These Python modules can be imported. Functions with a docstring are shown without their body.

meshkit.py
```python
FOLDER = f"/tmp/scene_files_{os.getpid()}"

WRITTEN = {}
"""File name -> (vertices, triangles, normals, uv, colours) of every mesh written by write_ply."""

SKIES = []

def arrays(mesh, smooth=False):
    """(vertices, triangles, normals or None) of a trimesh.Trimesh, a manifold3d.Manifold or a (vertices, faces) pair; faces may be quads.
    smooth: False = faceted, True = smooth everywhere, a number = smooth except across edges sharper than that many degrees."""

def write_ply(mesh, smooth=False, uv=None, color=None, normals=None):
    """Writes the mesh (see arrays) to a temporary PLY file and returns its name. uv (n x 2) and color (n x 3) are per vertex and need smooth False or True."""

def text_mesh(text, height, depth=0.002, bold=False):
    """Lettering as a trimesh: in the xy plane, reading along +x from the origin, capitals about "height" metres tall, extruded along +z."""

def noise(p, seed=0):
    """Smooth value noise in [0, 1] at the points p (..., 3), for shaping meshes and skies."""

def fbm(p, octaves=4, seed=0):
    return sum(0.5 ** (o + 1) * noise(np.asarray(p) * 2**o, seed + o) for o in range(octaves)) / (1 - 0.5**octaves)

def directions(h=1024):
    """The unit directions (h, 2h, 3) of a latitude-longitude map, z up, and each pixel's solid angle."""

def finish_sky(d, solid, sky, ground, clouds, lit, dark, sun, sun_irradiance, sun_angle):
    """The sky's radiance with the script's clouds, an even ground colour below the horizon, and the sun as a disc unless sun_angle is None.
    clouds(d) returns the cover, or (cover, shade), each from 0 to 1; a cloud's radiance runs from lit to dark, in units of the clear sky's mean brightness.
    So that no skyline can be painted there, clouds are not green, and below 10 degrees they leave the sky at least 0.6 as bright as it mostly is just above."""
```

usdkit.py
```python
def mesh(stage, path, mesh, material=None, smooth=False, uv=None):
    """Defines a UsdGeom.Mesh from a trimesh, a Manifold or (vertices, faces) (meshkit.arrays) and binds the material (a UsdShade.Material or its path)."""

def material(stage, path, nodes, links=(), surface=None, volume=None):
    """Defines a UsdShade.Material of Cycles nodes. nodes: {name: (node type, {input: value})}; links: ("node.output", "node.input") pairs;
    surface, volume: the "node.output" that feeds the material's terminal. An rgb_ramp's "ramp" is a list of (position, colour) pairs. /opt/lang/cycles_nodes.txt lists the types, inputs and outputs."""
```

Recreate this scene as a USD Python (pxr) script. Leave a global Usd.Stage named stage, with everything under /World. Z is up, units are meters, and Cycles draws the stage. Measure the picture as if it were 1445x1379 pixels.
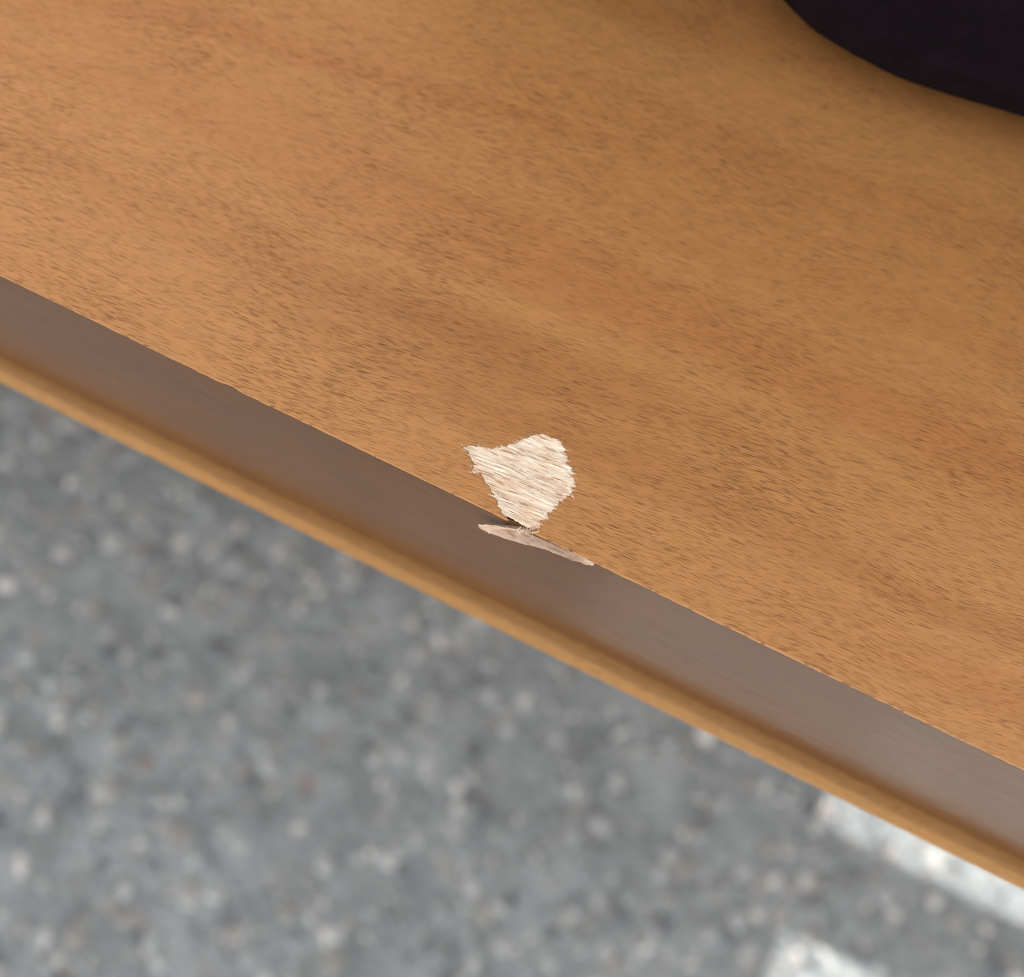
import math, random
import numpy as np
import trimesh
from scipy.spatial import ConvexHull
from shapely.geometry import Polygon, Point, box as sbox
from shapely import contains_xy
import shapely
from pxr import Usd, UsdGeom, UsdLux, UsdShade, Gf, Sdf, Vt
import usdkit, meshkit

random.seed(4)
rng = np.random.default_rng(4)
stage = Usd.Stage.CreateInMemory()
UsdGeom.SetStageUpAxis(stage, UsdGeom.Tokens.z)
UsdGeom.SetStageMetersPerUnit(stage, 1.0)
UsdGeom.Xform.Define(stage, '/World')
UsdGeom.Scope.Define(stage, '/World/Looks')

# ------------------------------------------------------------------ camera
W, H, F, D = 1445.0, 1379.0, 1548.0, 0.15     # the photograph's pixels, lens in pixels, camera distance to the bench edge
TOP = 0.45                                    # seat height; the front top edge of the seat is the line y = 0, z = TOP
TH, LE, RO = 0.35495958, 0.11251973, 0.44693139
fwd = np.array([-math.sin(LE), math.sin(TH) * math.cos(LE), -math.cos(TH) * math.cos(LE)])
r0 = np.array([1.0, 0, 0]) - fwd * fwd[0]; r0 /= np.linalg.norm(r0)
u0 = np.cross(r0, fwd)
right = math.cos(RO) * r0 + math.sin(RO) * u0
up = -math.sin(RO) * r0 + math.cos(RO) * u0
cpos = -(fwd + right * (745 - W / 2) / F + up * (H / 2 - 747) / F) * D + np.array([0, 0, TOP])

def hit(px, py, n=(0, 0, 1), p0=(0, 0, TOP)):
    """the point of the plane (n, p0) that the photograph shows at the pixel"""
    d = fwd + right * (px - W / 2) / F + up * (H / 2 - py) / F
    n = np.asarray(n, float)
    return cpos + d * ((np.asarray(p0) - cpos) @ n) / (d @ n)

cam = UsdGeom.Camera.Define(stage, '/World/camera')
m4 = np.eye(4); m4[0, :3] = right; m4[1, :3] = up; m4[2, :3] = -fwd; m4[3, :3] = cpos
cam.AddTransformOp().Set(Gf.Matrix4d(*m4.ravel().tolist()))
FL = 26.0
cam.CreateFocalLengthAttr(FL)
cam.CreateHorizontalApertureAttr(FL * W / F)
cam.CreateVerticalApertureAttr(FL * H / F)
cam.CreateClippingRangeAttr(Gf.Vec2f(0.01, 200))
cam.CreateFStopAttr(FL / 3.6)                 # a lens opening of 3.6 mm
cam.CreateFocusDistanceAttr(0.1515)
cam.CreateExposureAttr(1.12)

# ------------------------------------------------------------------ sky and sun
SUN_EL, SUN_AZ = math.radians(35), math.radians(-2)          # azimuth from +y towards +x
sdir = np.array([math.sin(SUN_AZ) * math.cos(SUN_EL), math.cos(SUN_AZ) * math.cos(SUN_EL), math.sin(SUN_EL)])
sky_mat = usdkit.material(stage, '/World/Looks/sky_light', {
    'sky': ('sky_texture', {'sky_type': 'single_scattering', 'sun_disc': False, 'sun_elevation': SUN_EL, 'sun_rotation': math.atan2(sdir[0], sdir[1]),
                            'aerosol_density': 2.5, 'air_density': 0.8}),
    # thin bright cloud over most of the sky
    'tc': ('texture_coordinate', {}), 'cn': ('noise_texture', {'scale': 2.6, 'detail': 5.0, 'roughness': 0.55}),
    'cr': ('map_range', {'from_min': 0.30, 'from_max': 0.55, 'to_min': 0.75, 'to_max': 1.0}),
    'mx': ('mix', {'color2': (3.75, 3.60, 3.45)}),
    'bg': ('background_shader', {'strength': 0.15})},
    [('tc.generated', 'cn.vector'), ('cn.fac', 'cr.value'), ('cr.result', 'mx.fac'),
     ('sky.color', 'mx.color1'), ('mx.color', 'bg.color')], surface='bg.background')
sky = UsdLux.DomeLight.Define(stage, '/World/sky')
UsdShade.MaterialBindingAPI.Apply(sky.GetPrim()).Bind(sky_mat)
sky.GetPrim().SetCustomDataByKey('kind', 'structure')
sun = UsdLux.DistantLight.Define(stage, '/World/sun')
sun.CreateIntensityAttr(0.8); sun.CreateAngleAttr(0.5); sun.CreateColorAttr(Gf.Vec3f(1.0, 0.94, 0.86))
sun.GetPrim().CreateAttribute('inputs:normalize', Sdf.ValueTypeNames.Bool).Set(True)
xx = np.cross([0, 0, 1], sdir); xx /= np.linalg.norm(xx); yy = np.cross(sdir, xx)
ms = np.eye(4); ms[0, :3] = xx; ms[1, :3] = yy; ms[2, :3] = sdir
sun.AddTransformOp().Set(Gf.Matrix4d(*ms.ravel().tolist()))

# ------------------------------------------------------------------ helpers
taken = {}
def numbered(path):
    k = taken.get(path, 0); taken[path] = k + 1
    return path if k == 0 else f'{path}_{k:03d}'

def obj(name, mesh, mat, parent=None, smooth=False, label=None, cat=None, kind=None, group=None, tone=None):
    p = numbered((str(parent.GetPath()) if parent else '/World') + '/' + name)
    g = usdkit.mesh(stage, p, mesh, '/World/Looks/' + mat, smooth=smooth).GetPrim()
    if tone is not None:
        UsdGeom.PrimvarsAPI(g).CreatePrimvar('tone', Sdf.ValueTypeNames.FloatArray, 'vertex').Set(Vt.FloatArray.FromNumpy(np.asarray(tone, np.float32)))
    tag(g, label, cat, kind, group)
    return g

def tag(g, label=None, cat=None, kind=None, group=None):
    for k, v in (('label', label), ('category', cat), ('kind', kind), ('group', group)):
        if v: g.SetCustomDataByKey(k, v)

def bx(x0, x1, y0, y1, z0, z1, c=0.0):
    """a box with chamfered edges"""
    if c <= 0:
        b = trimesh.creation.box((x1 - x0, y1 - y0, z1 - z0)); b.apply_translation(((x0 + x1) / 2, (y0 + y1) / 2, (z0 + z1) / 2)); return b
    pts = []
    for x, sx in ((x0, 1), (x1, -1)):
        for y, sy in ((y0, 1), (y1, -1)):
            for z, sz in ((z0, 1), (z1, -1)):
                pts += [(x, y + sy * c, z + sz * c), (x + sx * c, y, z + sz * c), (x + sx * c, y + sy * c, z)]
    return trimesh.Trimesh(pts, ConvexHull(pts).simplices, process=False).convex_hull

# ------------------------------------------------------------------ materials
GRAIN = math.radians(-6.0)      # the grain runs a little across the board
def wood(name, light, dark, red, rough=0.42, fleck=0.6, coat=0.0):
    """beech: broad tone bands, fine fibres and the short dark dashes of its rays, run along x"""
    nodes = {
        'g': ('geometry', {}),
        'rot': ('mapping', {'rotation': (0, 0, GRAIN)}),
        # gentle waviness of the grain
        'wn': ('noise_texture', {'scale': 22.0, 'detail': 2.0}),
        'ws': ('vector_math', {'math_type': 'scale', 'scale': 0.006}),
        'wm': ('vector_math', {'math_type': 'multiply', 'vector2': (0.0, 1.0, 0.0)}),
        'w': ('vector_math', {'math_type': 'add'}),
        'm_band': ('mapping', {'scale': (3.2, 44, 44), 'location': (0.3, 0.85, 0)}),
        'band': ('noise_texture', {'scale': 1.0, 'detail': 3.0, 'roughness': 0.55, 'distortion': 0.6}),
        'bandr': ('rgb_ramp', {'ramp': [(0.30, dark), (0.44, light), (0.52, light), (0.70, red)]}),
        'm_fib': ('mapping', {'scale': (200, 4600, 4600)}),
        'fib': ('noise_texture', {'scale': 1.0, 'detail': 3.0, 'roughness': 0.6}),
        'fibr': ('map_range', {'from_min': 0.25, 'from_max': 0.75, 'to_min': 0.86, 'to_max': 1.12}),
        'm_mot': ('mapping', {'scale': (160, 420, 420)}),
        'mot': ('noise_texture', {'scale': 1.0, 'detail': 4.0, 'roughness': 0.65}),
        'motr': ('map_range', {'from_min': 0.3, 'from_max': 0.7, 'to_min': 0.93, 'to_max': 1.06}),
        'c1': ('mix', {'mix_type': 'multiply', 'fac': 1.0}),
        'c2': ('mix', {'mix_type': 'multiply', 'fac': 1.0}),
    }
    links = [('g.position', 'rot.vector'), ('g.position', 'wn.vector'), ('wn.color', 'ws.vector1'), ('ws.vector', 'wm.vector1'),
             ('rot.vector', 'w.vector1'), ('wm.vector', 'w.vector2'),
             ('w.vector', 'm_band.vector'), ('m_band.vector', 'band.vector'), ('band.fac', 'bandr.fac'),
             ('w.vector', 'm_fib.vector'), ('m_fib.vector', 'fib.vector'), ('fib.fac', 'fibr.value'),
             ('rot.vector', 'm_mot.vector'), ('m_mot.vector', 'mot.vector'), ('mot.fac', 'motr.value'),
             ('bandr.color', 'c1.color1'), ('fibr.result', 'c1.color2'), ('c1.color', 'c2.color1'), ('motr.result', 'c2.color2')]
    masks = []
    # two crowds of dashes, each with its own size; where they crowd and where they thin out follows a slow noise
    nodes['dens'] = ('noise_texture', {'scale': 55.0, 'detail': 2.0})
    links += [('rot.vector', 'dens.vector')]
    for k, (sx, sy, r0_, r1_, thr, off) in enumerate([(360, 8200, 0.22, 0.38, 0.72, 0.0), (560, 10500, 0.24, 0.42, 0.70, 0.37), (230, 6200, 0.16, 0.32, 0.84, 0.71)]):
        p = f'd{k}'
        nodes.update({
            p + 'm': ('mapping', {'scale': (sx, sy, 0), 'location': (off * 17, off * 31, 0)}),
            p + 'v': ('voronoi_texture', {'dimensions': '2D', 'feature': 'f1', 'scale': 1.0, 'randomness': 1.0}),
            p + 'r': ('map_range', {'range_type': 'smoothstep', 'from_min': r0_, 'from_max': r1_, 'to_min': 1.0, 'to_max': 0.0}),
            p + 's': ('separate_color', {}),
            p + 'a': ('math', {'math_type': 'multiply_add', 'value2': 0.5, 'value3': -0.25}),
            p + 'b': ('math', {'math_type': 'add'}),
            p + 't': ('map_range', {'from_min': thr, 'from_max': min(thr + 0.3, 1.0), 'to_min': 0.0, 'to_max': 1.0}),
            p + 'p': ('math', {'math_type': 'multiply'}),
        })
        links += [('w.vector', p + 'm.vector'), (p + 'm.vector', p + 'v.vector'), (p + 'v.distance', p + 'r.value'), (p + 'v.color', p + 's.color'),
                  ('dens.fac', p + 'a.value1'), (p + 's.r', p + 'b.value1'), (p + 'a.value', p + 'b.value2'), (p + 'b.value', p + 't.value'),
                  (p + 'r.result', p + 'p.value1'), (p + 't.result', p + 'p.value2')]
        masks.append(p + 'p.value')
    nodes.update({
        'mx1': ('math', {'math_type': 'maximum'}), 'mx2': ('math', {'math_type': 'maximum'}),
        'fm': ('math', {'math_type': 'multiply', 'value2': fleck}),
        'c3': ('mix', {'mix_type': 'multiply', 'color2': (0.33, 0.20, 0.11)}),
        'hf': ('math', {'math_type': 'multiply', 'value2': 0.35}),
        'hh': ('math', {'math_type': 'subtract'}),
        'bev': ('bevel', {'samples': 4, 'radius': 0.0004}),
        'bump': ('bump', {'strength': 0.55, 'distance': 0.00012}),
        'rr': ('map_range', {'from_min': 0.3, 'from_max': 0.7, 'to_min': rough - 0.05, 'to_max': rough + 0.07}),
        'p': ('principled_bsdf', {'ior': 1.5, 'specular_ior_level': 0.5}),
    })
    links += [(masks[0], 'mx1.value1'), (masks[1], 'mx1.value2'), ('mx1.value', 'mx2.value1'), (masks[2], 'mx2.value2'), ('mx2.value', 'fm.value1'),
              ('c2.color', 'c3.color1'), ('fm.value', 'c3.fac'), ('c3.color', 'p.base_color'),
              ('fib.fac', 'hf.value1'), ('hf.value', 'hh.value1'), ('mx2.value', 'hh.value2'), ('hh.value', 'bump.height'), ('bev.bevel', 'bump.normal'), ('bump.normal', 'p.normal'),
              ('mot.fac', 'rr.value'), ('rr.result', 'p.roughness')]
    usdkit.material(stage, '/World/Looks/' + name, nodes, links, surface='p.BSDF')

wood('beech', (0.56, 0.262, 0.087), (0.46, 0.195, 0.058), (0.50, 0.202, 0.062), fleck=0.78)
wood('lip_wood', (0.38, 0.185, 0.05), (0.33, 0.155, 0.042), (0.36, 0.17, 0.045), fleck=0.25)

def plain(name, col, rough, scale=60.0, amount=0.15, stretch=(1, 1, 1), spec=0.5, bump=0.0, bscale=None, ior=1.5):
    a = tuple(c * (1 - amount) for c in col); b = tuple(min(c * (1 + amount), 1) for c in col)
    usdkit.material(stage, '/World/Looks/' + name, {
        'g': ('geometry', {}), 'm': ('mapping', {'scale': stretch}),
        'n': ('noise_texture', {'scale': scale, 'detail': 5.0, 'roughness': 0.6}),
        'r': ('rgb_ramp', {'ramp': [(0.3, a), (0.7, b)]}),
        'n2': ('noise_texture', {'scale': bscale or scale * 4, 'detail': 4.0}),
        'b': ('bump', {'strength': 1.0 if bump else 0.0, 'distance': bump or 0.001}),
        'p': ('principled_bsdf', {'roughness': rough, 'specular_ior_level': spec, 'ior': ior})},
        [('g.position', 'm.vector'), ('m.vector', 'n.vector'), ('m.vector', 'n2.vector'), ('n.fac', 'r.fac'), ('r.color', 'p.base_color'),
         ('n2.fac', 'b.height'), ('b.normal', 'p.normal')], surface='p.BSDF')

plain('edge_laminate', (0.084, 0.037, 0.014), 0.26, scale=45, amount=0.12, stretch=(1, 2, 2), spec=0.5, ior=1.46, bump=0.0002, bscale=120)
plain('frame_wood', (0.30, 0.16, 0.07), 0.5, scale=20, stretch=(1, 12, 12))
plain('bag_cloth', (0.0062, 0.0040, 0.0078), 0.85, scale=200, amount=0.3, spec=0.08, bump=0.0006, bscale=700)
plain('asphalt_binder', (0.325, 0.365, 0.387), 0.9, scale=26, amount=0.36, bump=0.004, bscale=140)

# bare torn wood: pale, with brown fibre marks along the grain
usdkit.material(stage, '/World/Looks/bare_wood', {
    'g': ('geometry', {}), 'rot': ('mapping', {'rotation': (0, 0, math.radians(-4))}),
    'm1': ('mapping', {'scale': (600, 8000, 1200)}), 'n1': ('noise_texture', {'scale': 1.0, 'detail': 4.0, 'roughness': 0.65, 'distortion': 0.5}),
    'm2': ('mapping', {'scale': (220, 300, 300)}), 'n2': ('noise_texture', {'scale': 1.0, 'detail': 2.0}),
    'r1': ('rgb_ramp', {'ramp': [(0.315, (0.40, 0.23, 0.14)), (0.365, (0.84, 0.67, 0.52)), (0.42, (0.96, 0.86, 0.73)), (0.6, (0.98, 0.93, 0.84))]}),
    'r2': ('rgb_ramp', {'ramp': [(0.38, (1.0, 0.98, 0.95)), (0.5, (0.98, 0.91, 0.84)), (0.64, (0.90, 0.74, 0.62))]}),
    'm3': ('mapping', {'scale': (380, 5200, 0)}), 'v3': ('voronoi_texture', {'dimensions': '2D', 'feature': 'f1', 'scale': 1.0}),
    'r3': ('map_range', {'range_type': 'smoothstep', 'from_min': 0.18, 'from_max': 0.40, 'to_min': 1.0, 'to_max': 0.0}),
    'm4': ('mapping', {'scale': (190, 3000, 0), 'location': (3.3, 1.7, 0)}), 'v4': ('voronoi_texture', {'dimensions': '2D', 'feature': 'f1', 'scale': 1.0}),
    'r4': ('map_range', {'range_type': 'smoothstep', 'from_min': 0.10, 'from_max': 0.34, 'to_min': 1.0, 'to_max': 0.0}), 's4': ('separate_color', {}),
    't4': ('map_range', {'from_min': 0.72, 'from_max': 0.9}), 'p4': ('math', {'math_type': 'multiply'}), 'mx': ('math', {'math_type': 'maximum'}),
    's3': ('separate_color', {}), 't3': ('map_range', {'from_min': 0.62, 'from_max': 0.9}), 'p3': ('math', {'math_type': 'multiply'}),
    'q3': ('math', {'math_type': 'multiply', 'value2': 0.85}), 'cc': ('mix', {'mix_type': 'multiply', 'color2': (0.42, 0.25, 0.17)}),
    'c': ('mix', {'mix_type': 'multiply', 'fac': 1.0}),
    'b': ('bump', {'strength': 0.6, 'distance': 0.0001}),
    'p': ('principled_bsdf', {'roughness': 0.75, 'specular_ior_level': 0.3})},
    [('g.position', 'rot.vector'), ('rot.vector', 'm1.vector'), ('m1.vector', 'n1.vector'), ('rot.vector', 'm2.vector'), ('m2.vector', 'n2.vector'),
     ('n1.fac', 'r1.fac'), ('n2.fac', 'r2.fac'), ('r1.color', 'c.color1'), ('r2.color', 'c.color2'), ('c.color', 'cc.color1'), ('cc.color', 'p.base_color'),
     ('rot.vector', 'm3.vector'), ('m3.vector', 'v3.vector'), ('v3.distance', 'r3.value'), ('v3.color', 's3.color'), ('s3.r', 't3.value'),
     ('r3.result', 'p3.value1'), ('t3.result', 'p3.value2'), ('rot.vector', 'm4.vector'), ('m4.vector', 'v4.vector'), ('v4.distance', 'r4.value'), ('v4.color', 's4.color'), ('s4.r', 't4.value'),
     ('r4.result', 'p4.value1'), ('t4.result', 'p4.value2'), ('p3.value', 'mx.value1'), ('p4.value', 'mx.value2'), ('mx.value', 'q3.value1'), ('q3.value', 'cc.fac'),
     ('n1.fac', 'b.height'), ('b.normal', 'p.normal')], surface='p.BSDF')
usdkit.material(stage, '/World/Looks/splinter_wood', {
    'g': ('geometry', {}), 'm1': ('mapping', {'scale': (300, 1800, 1800)}), 'n1': ('noise_texture', {'scale': 1.0, 'detail': 4.0, 'roughness': 0.65}),
    'r1': ('rgb_ramp', {'ramp': [(0.3, (0.36, 0.22, 0.155)), (0.48, (0.62, 0.44, 0.335)), (0.75, (0.78, 0.61, 0.49))]}),
    'b': ('bump', {'strength': 0.5, 'distance': 0.0001}),
    'p': ('principled_bsdf', {'roughness': 0.7, 'specular_ior_level': 0.3, 'subsurface_weight': 0.0})},
    [('g.position', 'm1.vector'), ('m1.vector', 'n1.vector'), ('n1.fac', 'r1.fac'), ('r1.color', 'p.base_color'), ('n1.fac', 'b.height'), ('b.normal', 'p.normal')], surface='p.BSDF')
usdkit.material(stage, '/World/Looks/fibre', {
    'g': ('attribute', {'attribute': 'tone'}),
    'r1': ('rgb_ramp', {'ramp': [(0.0, (0.52, 0.33, 0.20)), (0.35, (0.88, 0.74, 0.58)), (1.0, (0.97, 0.92, 0.84))]}),
    'p': ('principled_bsdf', {'roughness': 0.7, 'specular_ior_level': 0.3})},
    [('g.fac', 'r1.fac'), ('r1.color', 'p.base_color')], surface='p.BSDF')
# aggregate: greys, some warm, some blue, a few nearly white or red
usdkit.material(stage, '/World/Looks/aggregate', {
    'g': ('geometry', {}), 'at': ('attribute', {'attribute': 'tone'}),
    'r1': ('rgb_ramp', {'interpolate': False, 'ramp': [(0.0, (0.19, 0.208, 0.23)), (0.14, (0.27, 0.30, 0.322)), (0.40, (0.345, 0.382, 0.405)), (0.58, (0.40, 0.383, 0.37)), (0.66, (0.42, 0.46, 0.48)),
                               (0.80, (0.48, 0.45, 0.425)), (0.85, (0.56, 0.60, 0.61)), (0.94, (0.78, 0.78, 0.77)), (0.994, (0.34, 0.24, 0.22))]}),
    'n': ('noise_texture', {'scale': 500.0, 'detail': 3.0}), 'nr': ('map_range', {'from_min': 0.3, 'from_max': 0.7, 'to_min': 0.8, 'to_max': 1.15}),
    'c': ('mix', {'mix_type': 'multiply', 'fac': 1.0}),
    'p': ('principled_bsdf', {'roughness': 0.75})},
    [('at.fac', 'r1.fac'), ('g.position', 'n.vector'), ('n.fac', 'nr.value'), ('r1.color', 'c.color1'), ('nr.result', 'c.color2'), ('c.color', 'p.base_color')], surface='p.BSDF')

# ------------------------------------------------------------------ the ground
def ground_sheet():
    ax = np.unique(np.concatenate([np.linspace(-25, -0.8, 30), np.linspace(-0.8, 0.9, 150), np.linspace(0.9, 25, 30)]))
    ay = np.unique(np.concatenate([np.linspace(-25, -0.7, 30), np.linspace(-0.7, 0.7, 130), np.linspace(0.7, 25, 30)]))
    X, Y = np.meshgrid(ax, ay)
    P = np.stack([X, Y, 0 * X], -1)
    near = np.clip(1.2 - np.hypot(X, Y), 0, 1)
    P[..., 2] = near * 0.003 * (meshkit.fbm(np.stack([X * 70, Y * 70, 0 * X], -1), 3) - 0.5)
    n, m = len(ax), len(ay)
    i = np.arange(n * m).reshape(m, n)
    q = np.stack([i[:-1, :-1], i[:-1, 1:], i[1:, 1:], i[1:, :-1]], -1).reshape(-1, 4)
    return P.reshape(-1, 3), q
obj('ground', ground_sheet(), 'asphalt_binder', smooth=True, kind='structure')

def stones():
    bases = [trimesh.creation.icosphere(subdivisions=1), trimesh.creation.icosphere(subdivisions=0)]
    V, Fc, k = [], [], 0
    b0, b1 = (-0.60, -0.42), (0.62, 0.40)
    for n, lo, hi in ((8200, 0.0028, 0.0046), (21000, 0.0014, 0.0028), (450, 0.0046, 0.0068)):
        base = bases[hi < 0.003]
        for _ in range(n):
            x, y = rng.uniform(b0[0], b1[0]), rng.uniform(b0[1], b1[1])
            r = rng.uniform(lo, hi)
            v = base.vertices * (1 + rng.uniform(-0.22, 0.22, (len(base.vertices), 1)))
            v = v * np.array([rng.uniform(0.75, 1.4), rng.uniform(0.7, 1.0), rng.uniform(0.4, 0.6)]) * r
            a = rng.uniform(0, 2 * math.pi); c, s = math.cos(a), math.sin(a)
            v = v @ np.array([[c, s, 0], [-s, c, 0], [0, 0, 1]])
            V.append(v + (x, y, rng.uniform(-0.25, 0.02) * r)); Fc.append(base.faces + k); k += len(v)
    return (np.vstack(V), np.vstack(Fc)), np.concatenate([np.full(len(v), rng.random()) for v in V])
gm, gt = stones()
obj('gravel', gm, 'aggregate', tone=gt, kind='stuff', label='grey and pale stone chips set in the asphalt below the bench', cat='gravel')

# ------------------------------------------------------------------ the bench
X0, X1, DEPTH = -0.85, 0.95, 0.30
bench = UsdGeom.Xform.Define(stage, '/World/wooden_bench').GetPrim()
tag(bench, 'varnished beech bench with a chipped front edge and brown edge band', 'bench')

# outline of the chip in the photograph's pixels
crop = [(320, 305), (372, 298), (420, 304), (470, 314), (520, 310), (590, 288), (640, 268), (700, 250), (740, 225), (800, 228), (870, 255), (930, 310), (945, 350), (955, 395), (965, 430), (970, 500),
        (975, 540), (960, 572), (930, 600), (880, 640), (832, 690), (790, 750), (768, 800), (730, 830), (650, 790), (600, 752), (560, 722), (528, 690), (520, 640), (490, 602), (470, 580), (450, 520), (432, 460),
        (412, 462), (385, 470), (372, 420), (345, 350)]
px = [(580 + a / 4.25, 560 + b / 4.25) for a, b in crop]
outline = Polygon([hit(a, b)[:2] for a, b in px])
gdir = np.array([math.cos(math.radians(4)), math.sin(math.radians(4))])       # direction in which the fibres tear
ring = np.array(outline.segmentize(0.00012).exterior.coords)[:-1]
jag = np.zeros(len(ring))
for sc, am in ((700, 0.00028), (1500, 0.00028), (4200, 0.00055)):
    across = ring @ np.array([-gdir[1], gdir[0]])
    jag += am * (meshkit.noise(np.stack([across * sc, (ring @ gdir) * 120, 0 * across], -1), seed=3) - 0.45) * 2
cen = np.array(outline.centroid.coords[0])
side = np.sign((ring - cen) @ gdir)
torn = Polygon(ring + gdir * (side * jag)[:, None]).buffer(0)
if torn.geom_type != 'Polygon': torn = max(torn.geoms, key=lambda g: g.area)
torn = torn.union(Polygon([(-0.0044, 0.0002), (-0.0013, 0.0006), (0.0012, 0.0008), (0.0008, -0.002), (-0.003, -0.002)])) if False else torn

VT = 0.0007                                                                     # veneer thickness
# front edge of the veneer: minutely uneven, not a ruled line
fx = np.concatenate([[X0], np.linspace(-0.16, 0.12, 700), [X1]])
fy = 0.00010 * (meshkit.fbm(np.stack([fx * 900, 0 * fx, 0 * fx], -1), 3, seed=9) - 0.5) + 0.00012 * (meshkit.fbm(np.stack([fx * 60, 0 * fx, 0 * fx], -1), 2, seed=5) - 0.5)
nick = np.exp(-((fx + 0.047) / 0.001) ** 2) * 0.0002
fy = fy + nick
plan = Polygon([*zip(fx, fy), (X1, DEPTH), (X0, DEPTH)]).buffer(0)
ven = plan.difference(torn)
if ven.geom_type != 'Polygon': ven = max(ven.geoms, key=lambda g: g.area)
vm = trimesh.creation.extrude_polygon(ven, VT, engine='earcut'); vm.apply_translation((0, 0, TOP - VT))
veneer = obj('veneer', vm, 'beech', bench)

CORE = TOP - VT - 0.0012
obj('seat_board', bx(X0, X1, 0.002, DEPTH - 0.0006, CORE - 0.012, CORE), 'frame_wood', bench)
# the layer just under the veneer, with the torn wood let into it
under = sbox(X0 + 0.0005, 0.0004, X1 - 0.0005, DEPTH - 0.0003)
um = [trimesh.creation.extrude_polygon(g, 0.0012 - 0.00002, engine='earcut') for g in getattr(under, 'geoms', [under])]
um = trimesh.util.concatenate(um); um.apply_translation((0, 0, CORE + 0.00001))
obj('under_layer', um, 'edge_laminate', bench)

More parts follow.
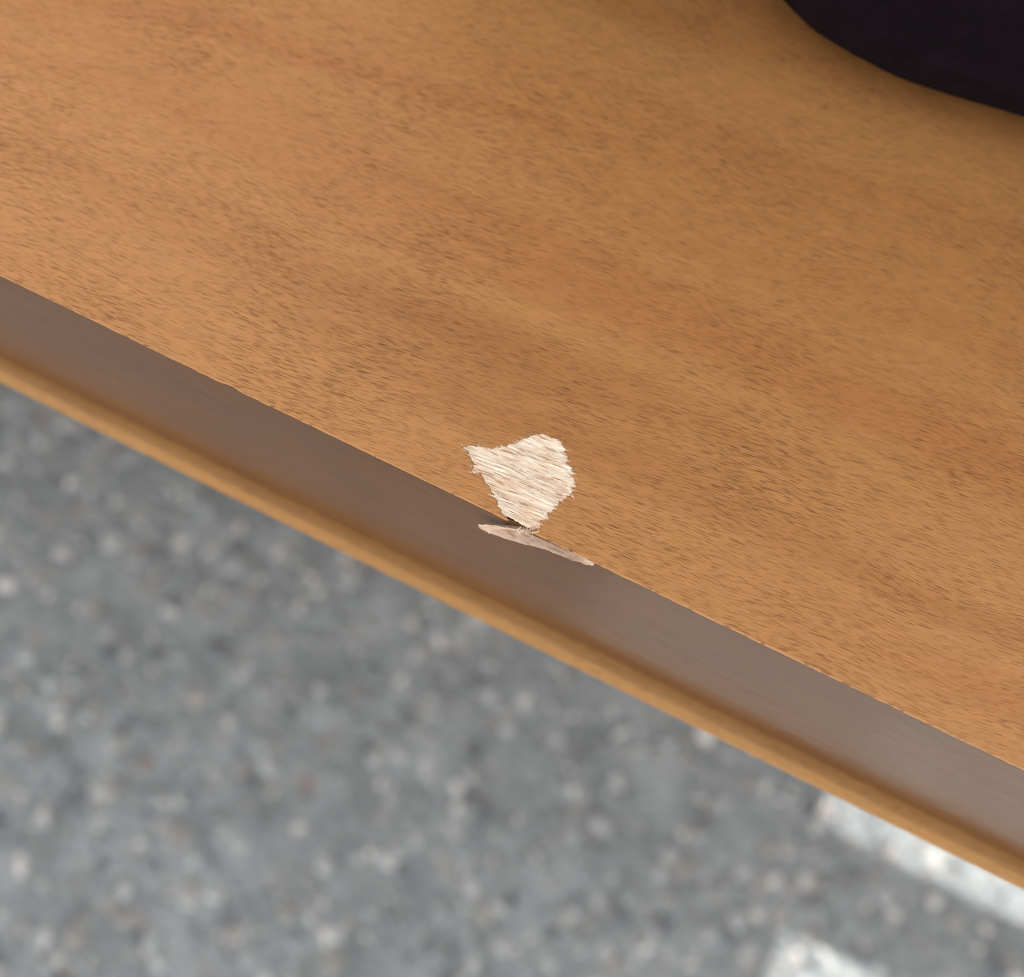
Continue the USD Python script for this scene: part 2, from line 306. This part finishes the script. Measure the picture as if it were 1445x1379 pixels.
def torn_face():
    area = torn.buffer(0.0014)
    x0, y0, x1, y1 = area.bounds; y0 = max(y0, -0.0001)
    s = 0.00006
    xs, ys = np.arange(x0, x1, s), np.arange(y0, y1, s)
    Xg, Yg = np.meshgrid(xs, ys); n, m = len(xs), len(ys)
    pts = shapely.points(Xg.ravel(), Yg.ravel())
    inside = np.where(shapely.contains(torn, pts), shapely.distance(pts, torn.exterior), -shapely.distance(pts, torn.exterior)).reshape(Xg.shape)
    a = math.radians(4); u = Xg * math.cos(a) + Yg * math.sin(a); v = -Xg * math.sin(a) + Yg * math.cos(a)
    v = v + 0.0006 * meshkit.fbm(np.stack([Xg * 260, Yg * 260, 0 * Xg], -1), 2, seed=2)
    ridge = meshkit.fbm(np.stack([u * 300, v * 3800, 0 * u], -1), 4, seed=7)
    step = meshkit.fbm(np.stack([u * 140, v * 700, 0 * u], -1), 2, seed=8)
    dep = 0.00008 + 0.00022 * np.clip(inside / 0.002, 0, 1) + 0.00026 * (step - 0.5) * 2 * np.clip(inside / 0.0012, 0, 1) - 0.00042 * (ridge - 0.5) * np.clip(inside / 0.0003, 0.1, 1)
    dep = np.where(inside < 0, np.maximum(dep, VT + 0.0001), np.clip(dep, 0.00001, 0.0011))
    dep = dep + np.clip(0.0014 - Yg, 0, 1) ** 2 * 180                           # rolls off towards the broken edge
    dep = np.where(inside < 0, dep, np.minimum(dep, VT - 0.00004))
    Z = TOP - dep
    P = np.stack([Xg, Yg, Z], -1)
    skirt = P[0].copy(); skirt[:, 2] = CORE
    i = np.arange(n * m).reshape(m, n)
    q = np.stack([i[:-1, :-1], i[:-1, 1:], i[1:, 1:], i[1:, :-1]], -1).reshape(-1, 4)
    k = n * m + np.arange(n)
    q2 = np.stack([k[:-1], k[1:], i[0, 1:], i[0, :-1]], -1)
    front = 0.00005 + 0.0005 * meshkit.fbm(np.stack([Xg * 1100, 0 * Xg, 0 * Xg], -1), 3, seed=12)     # the broken edge is ragged
    edge_ok = np.where(Yg < front, -1, inside) + 0.0011 * np.clip((Yg - 0.0004) / 0.0012, 0.06, 1)           # no loose rim along the broken edge
    keep = np.all(edge_ok.ravel()[q] > 0, axis=1)
    return np.vstack([P.reshape(-1, 3), skirt]), np.vstack([q[keep]])
bare = obj('exposed_wood', torn_face(), 'bare_wood', bench, smooth=50, label='pale bare wood where the veneer has torn away')

def fibres():
    """thin torn slivers: along the rim they point outwards over the veneer, inside they lie along the grain"""
    V, Fc, k = [], [], 0
    def sliver(p, ang, ln, w, lift, z):
        nonlocal k
        d = np.array([math.cos(ang), math.sin(ang), 0]); o = np.array([-d[1], d[0], 0]); n = 5
        pts = []
        bend = rng.uniform(-0.25, 0.25)
        for j in range(n):
            t = j / (n - 1); ww = w * (1 - 0.85 * t ** 1.5) / 2
            c = np.array([p[0], p[1], z]) + d * ln * t + o * bend * ln * t * t * 0.5 + np.array([0, 0, lift * t * t])
            pts += [c - o * ww, c + np.array([0, 0, ww * 1.1]), c + o * ww, c - np.array([0, 0, ww * 0.5])]
        f = []
        for j in range(n - 1):
            for q in range(4):
                a, b = 4 * j + q, 4 * j + (q + 1) % 4
                f += [(a, b, b + 4), (a, b + 4, a + 4)]
        f += [(0, 2, 1), (0, 3, 2), (4 * n - 4, 4 * n - 3, 4 * n - 2), (4 * n - 4, 4 * n - 2, 4 * n - 1)]
        V.append(np.array(pts)); Fc.append(np.array(f) + k); k += len(pts)
    ext = torn.exterior; L = ext.length
    for _ in range(230):
        p = np.array(ext.interpolate(rng.uniform(0, L)).coords[0])
        if p[1] < 0.0006: continue
        sgn = np.sign((p - cen) @ gdir)
        base = p - gdir * sgn * rng.uniform(0.0003, 0.0008)
        sliver(base, math.radians(3 + rng.normal(0, 18)) + (0 if sgn > 0 else math.pi), rng.uniform(0.0003, 0.0011), rng.uniform(0.00004, 0.00012), rng.uniform(-0.00005, 0.0003), TOP - rng.uniform(0.0, 0.00012))
    x0, y0, x1, y1 = torn.bounds; c = 0
    while c < 420:
        p = np.array([rng.uniform(x0, x1), rng.uniform(max(y0, 0.0004), y1)])
        if not contains_xy(torn.buffer(-0.0007), *p): continue
        c += 1
        sliver(p, math.radians(3 + rng.normal(0, 10)) + (0 if rng.random() < 0.5 else math.pi), rng.uniform(0.0008, 0.0030), rng.uniform(0.00003, 0.00009), rng.uniform(-0.0001, 0.0002), TOP - rng.uniform(0.00016, 0.0004))
    # a few long ones that reach over the veneer to the right and strands that still hold the splinter
    for cx, cy, an, ln in ((940, 540, -32, 0.0022), (930, 575, -12, 0.0014), (945, 520, -40, 0.0015), (330, 310, 168, 0.001), (400, 310, 100, 0.0008)):
        p = hit(580 + cx / 4.25, 560 + cy / 4.25); sliver(p, math.radians(an), ln, 0.00016, 0.0002, TOP - 0.0001)
    return (np.vstack(V), np.vstack(Fc)), np.concatenate([np.full(len(v), rng.random()) for v in V])
fm, ft = fibres()
obj('torn_fibre', fm, 'fibre', bench, kind='stuff', tone=ft)

# the strip of veneer that hangs off the broken edge, curled along its length
def splinter():
    upper = np.array([(405, 777), (480, 780), (560, 793), (640, 803), (700, 810), (760, 826), (830, 860), (900, 894), (980, 933), (1050, 967), (1096, 1000)], float)
    lower = np.array([(408, 782), (462, 818), (525, 838), (604, 862), (680, 884), (760, 902), (840, 928), (905, 955), (985, 984), (1045, 1006), (1096, 1012)], float)
    nrm = np.array([0, -0.94, 0.34])                                             # the plane the strip hangs in: down and away from the edge
    T = np.linspace(0, 1, 90); S = np.linspace(0, 1, 14)
    def interp(c, t): return np.stack([np.interp(t, np.linspace(0, 1, len(c)), c[:, j]) for j in (0, 1)], -1)
    U, Lw = interp(upper, T), interp(lower, T)
    Lw = Lw + np.stack([0 * T, 9 * (meshkit.fbm(np.stack([T * 45, 0 * T, 0 * T], -1), 3, seed=21) - 0.5)], -1)
    U[:45] += np.stack([0 * T, 8 * (meshkit.fbm(np.stack([T * 35, 0 * T, 0 * T], -1), 3, seed=22) - 0.5)], -1)[:45]
    G = np.zeros((len(T), len(S), 3))
    for j, s in enumerate(S):
        q = U * (1 - s) + Lw * s
        for i in range(len(T)):
            p = hit(580 + q[i, 0] / 4.25, 560 + q[i, 1] / 4.25, n=nrm, p0=(0, 0.0001, TOP - 0.0003))
            width = math.sin(math.pi * min(max(T[i], 0.02), 0.98))
            curl = -math.sin(math.pi * s ** 0.75) * 0.0017 * width                      # a trough: both long edges curl towards the camera
            curl += 0.00016 * (meshkit.noise(np.array([[T[i] * 14, s * 5, 0.3]]), seed=5)[0] - 0.5)
            G[i, j] = p + nrm * curl
    # thickness along the local normal
    du = np.gradient(G, axis=0); dv = np.gradient(G, axis=1)
    N = np.cross(du, dv); N /= np.linalg.norm(N, axis=-1, keepdims=True) + 1e-12
    if (N.mean((0, 1)) @ nrm) < 0: N = -N
    n, m = len(T), len(S)
    th = 0.00026
    A, B = G.reshape(-1, 3), (G - N * th).reshape(-1, 3)
    i = np.arange(n * m).reshape(n, m); q = np.stack([i[:-1, :-1], i[:-1, 1:], i[1:, 1:], i[1:, :-1]], -1).reshape(-1, 4)
    o = n * m
    rim = np.concatenate([i[0, :], i[1:, -1], i[-1, -2::-1], i[-2:0:-1, 0]]); r2 = np.roll(rim, -1)
    side_q = np.stack([rim, rim + o, r2 + o, r2], -1)
    return np.vstack([A, B]), np.vstack([q[:, ::-1], q + o, side_q])
spl = obj('splinter', splinter(), 'splinter_wood', bench, smooth=50, label='curled pale strip of veneer hanging from the broken edge')

def strands():
    V, Fc, k = [], [], 0
    prs = []
    for _ in range(26):
        a = (rng.uniform(640, 775), rng.uniform(772, 800))
        b = (a[0] + rng.uniform(-50, 12), a[1] + rng.uniform(14, 42))
        prs.append((a, b, rng.uniform(0.00006, 0.00022)))
    for a, b, w in prs:
        A = hit(580 + a[0] / 4.25, 560 + a[1] / 4.25); A[2] -= 0.0004
        B = hit(580 + b[0] / 4.25, 560 + b[1] / 4.25, n=(0, -0.8, 0.6), p0=(0, -0.0001, TOP - 0.0002))
        d = B - A; ln = np.linalg.norm(d); d /= ln
        o = np.cross(d, [0, 0, 1]); o /= np.linalg.norm(o); z = np.cross(o, d)
        pts = []
        for j in range(5):
            t = j / 4; ww = w * (1 - 0.8 * t) / 2
            c = A + d * ln * t + z * 0.00025 * math.sin(math.pi * t)
            pts += [c - o * ww, c + z * ww, c + o * ww, c - z * ww]
        for j in range(4):
            for q in range(4):
                e, g = 4 * j + q, 4 * j + (q + 1) % 4
                Fc.append([(e + k, g + k, g + 4 + k), (e + k, g + 4 + k, e + 4 + k)])
        V.append(np.array(pts)); k += len(pts)
    # a small flap of torn wood that still joins the strip to the seat
    fl = [((640, 783), (628, 828)), ((672, 790), (650, 818)), ((700, 796), (682, 816)), ((725, 800), (712, 812)), ((748, 800), (742, 810)), ((776, 797), (772, 803))]
    A = [hit(580 + a[0] / 4.25, 560 + a[1] / 4.25) - (0, 0, 0.0006) for a, b in fl]
    B = [hit(580 + b[0] / 4.25, 560 + b[1] / 4.25, n=(0, -0.94, 0.34), p0=(0, -0.0002, TOP - 0.0003)) for a, b in fl]
    M = [(p + q) / 2 + (0, -0.0002, 0.0002 + 0.00012 * math.sin(2.1 * j)) for j, (p, q) in enumerate(zip(A, B))]
    g = np.array([A, M, B]); lo = g - (0, 0.00005, 0.00015); nn = len(fl)
    P = np.vstack([g.reshape(-1, 3), lo.reshape(-1, 3)]); i = np.arange(3 * nn).reshape(3, nn)
    q = np.stack([i[:-1, :-1], i[:-1, 1:], i[1:, 1:], i[1:, :-1]], -1).reshape(-1, 4)
    rim = np.concatenate([i[0, :], i[1:, -1], i[-1, -2::-1], i[-2:0:-1, 0]]); r2 = np.roll(rim, -1)
    q = np.vstack([q[:, ::-1], q + 3 * nn, np.stack([rim, rim + 3 * nn, r2 + 3 * nn, r2], -1)])
    Fc.append(np.vstack([q[:, [0, 1, 2]], q[:, [0, 2, 3]]]) + k); V.append(P)
    return (np.vstack(V), np.vstack([np.asarray(f).reshape(-1, 3) for f in Fc])), np.concatenate([np.full(len(v), rng.random() * 0.35) for v in V])
sm, st = strands()
obj('torn_strand', sm, 'fibre', spl, kind='stuff', tone=st)

# front apron: a smooth brown band with a wooden lip below
HB = 0.050
def profile(pts):
    pts = np.array(pts); n = len(pts)
    V = np.vstack([np.column_stack([np.full(n, x), pts]) for x in np.concatenate([[X0 + 0.0005], np.linspace(-0.3, 0.3, 60), [X1 - 0.0005]])])
    k = len(V) // n
    q = []
    for a in range(k - 1):
        for b in range(n):
            c = (b + 1) % n; q.append((a * n + b, a * n + c, (a + 1) * n + c, (a + 1) * n + b))
    f = np.array(q); f = np.vstack([f[:, [0, 1, 2]], f[:, [0, 2, 3]]])
    caps = [(0, b, b + 1) for b in range(1, n - 1)]
    caps2 = [((k - 1) * n, (k - 1) * n + b + 1, (k - 1) * n + b) for b in range(1, n - 1)]
    t = trimesh.Trimesh(V, np.vstack([f, caps, caps2]), process=False); t.fix_normals(); return t
zb, zt = TOP - HB, TOP - VT - 0.00005
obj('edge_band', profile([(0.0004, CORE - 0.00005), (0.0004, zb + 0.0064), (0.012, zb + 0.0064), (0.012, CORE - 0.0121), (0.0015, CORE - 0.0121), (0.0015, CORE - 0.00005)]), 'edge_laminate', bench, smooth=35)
lip = [(0.012, zb + 0.0063), (0.0003, zb + 0.0063)]
for a in np.linspace(0, math.pi, 12)[1:-1]:
    lip.append((-0.0007 - 0.0024 * math.sin(a), zb + 0.0031 + 0.0030 * math.cos(a)))
lip += [(-0.0006, zb), (0.012, zb)]
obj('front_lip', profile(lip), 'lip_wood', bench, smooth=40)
# the rest of the bench, behind and below the picture
obj('leg', bx(X0 + 0.03, X0 + 0.09, 0.03, DEPTH - 0.021, 0, CORE - 0.0125, 0.002), 'frame_wood', bench)
obj('leg', bx(X1 - 0.09, X1 - 0.03, 0.03, DEPTH - 0.021, 0, CORE - 0.0125, 0.002), 'frame_wood', bench)
Yr = DEPTH + 0.002
tan = math.tan(SUN_EL)
def zr(y): return (Yr - y) * tan
obj('rear_panel', bx(X0, -0.0005, Yr, Yr + 0.018, 0.004, 0.449, 0.001), 'frame_wood', bench)
obj('rear_panel', bx(0, 0.158, Yr, Yr + 0.018, 0.004, zr(-0.115), 0.001), 'frame_wood', bench)
obj('stretcher', bx(0.1585, X1, Yr, Yr + 0.018, zr(0.077) + 0.018 * tan, zr(0.018), 0.001), 'frame_wood', bench)
obj('back_post', bx(X1 + 0.001, X1 + 0.04, Yr, Yr + 0.03, 0, 0.72, 0.002), 'frame_wood', bench)
obj('back_post', bx(X0 - 0.04, X0 - 0.001, Yr, Yr + 0.03, 0, 0.72, 0.002), 'frame_wood', bench)
obj('backrest', bx(X0, X1, Yr, Yr + 0.02, 0.4505, 0.72, 0.003), 'beech', bench)

# ------------------------------------------------------------------ the black bag lying on the seat
def bag():
    """a soft cloth bag: its widest outline stands 7 cm above the seat and follows the curve in the photograph"""
    hz = 0.018
    front = [hit(a + 2, b - 54, p0=(0, 0, TOP + hz))[:2] for a, b in ((560, -190), (850, -130), (1040, -70), (1104, 0), (1145, 40), (1200, 74), (1250, 102), (1300, 124), (1372, 148), (1445, 170), (1600, 215), (2300, 430))]
    front = np.array(front); d = front[-1] - front[5]; d /= np.linalg.norm(d); o = np.array([-d[1], d[0]])
    back = [front[-1] + o * 0.10 + d * 0.01, front[0] + o * 0.13 + d * 0.02, front[0] + o * 0.06 + d * 0.002]
    plan_ = Polygon([*front, *back]).buffer(0.012).buffer(-0.024).buffer(0.012)
    c = np.array(plan_.centroid.coords[0]); n = 240
    ang = np.linspace(0, 2 * math.pi, n, endpoint=False)
    ring_ = np.array([plan_.exterior.interpolate(t, normalized=True).coords[0] for t in np.linspace(0, 1, n, endpoint=False)]) - c
    V = []
    hs = np.linspace(0, 1, 46)
    for t in hs:
        z = 0.0006 + 0.27 * (0.5 - 0.5 * math.cos(math.pi * t)); k = abs(z - hz) / (hz if z < hz else 0.25)
        inset = 1 - (0.20 if z < hz else 0.10) * k ** 2.0 - (0.75 * max(0, (t - 0.8) / 0.2) ** 2)
        V.append(np.column_stack([ring_ * inset + c, np.full(n, z + TOP)]))
    V = np.array(V); m = len(hs)
    f = (meshkit.fbm(V * (16, 16, 30), 3, seed=31) - 0.5) * 0.010 + (meshkit.fbm(V * 80, 3, seed=32) - 0.5) * 0.003
    rad = V[..., :2] - c; rad /= np.linalg.norm(rad, axis=-1, keepdims=True)
    V[..., :2] += rad * (f * np.clip((V[..., 2] - TOP) / 0.02, 0, 1))[..., None]
    i = np.arange(n * m).reshape(m, n); j = np.roll(i, -1, axis=1)
    q = np.stack([i[:-1], j[:-1], j[1:], i[1:]], -1).reshape(-1, 4)
    F3 = np.vstack([q[:, [0, 1, 2]], q[:, [0, 2, 3]]])
    top = np.append(c, V[-1, :, 2].mean() + 0.002); bot = np.append(c, TOP + 0.0006)
    F3 = np.vstack([F3, np.column_stack([i[-1], j[-1], np.full(n, n * m)]), np.column_stack([j[0], i[0], np.full(n, n * m + 1)])])
    return np.vstack([V.reshape(-1, 3), top, bot]), F3
bagx = UsdGeom.Xform.Define(stage, '/World/black_bag').GetPrim()
tag(bagx, 'black cloth bag lying on the bench seat behind the chip', 'bag')
obj('bag_body', bag(), 'bag_cloth', bagx, smooth=True)
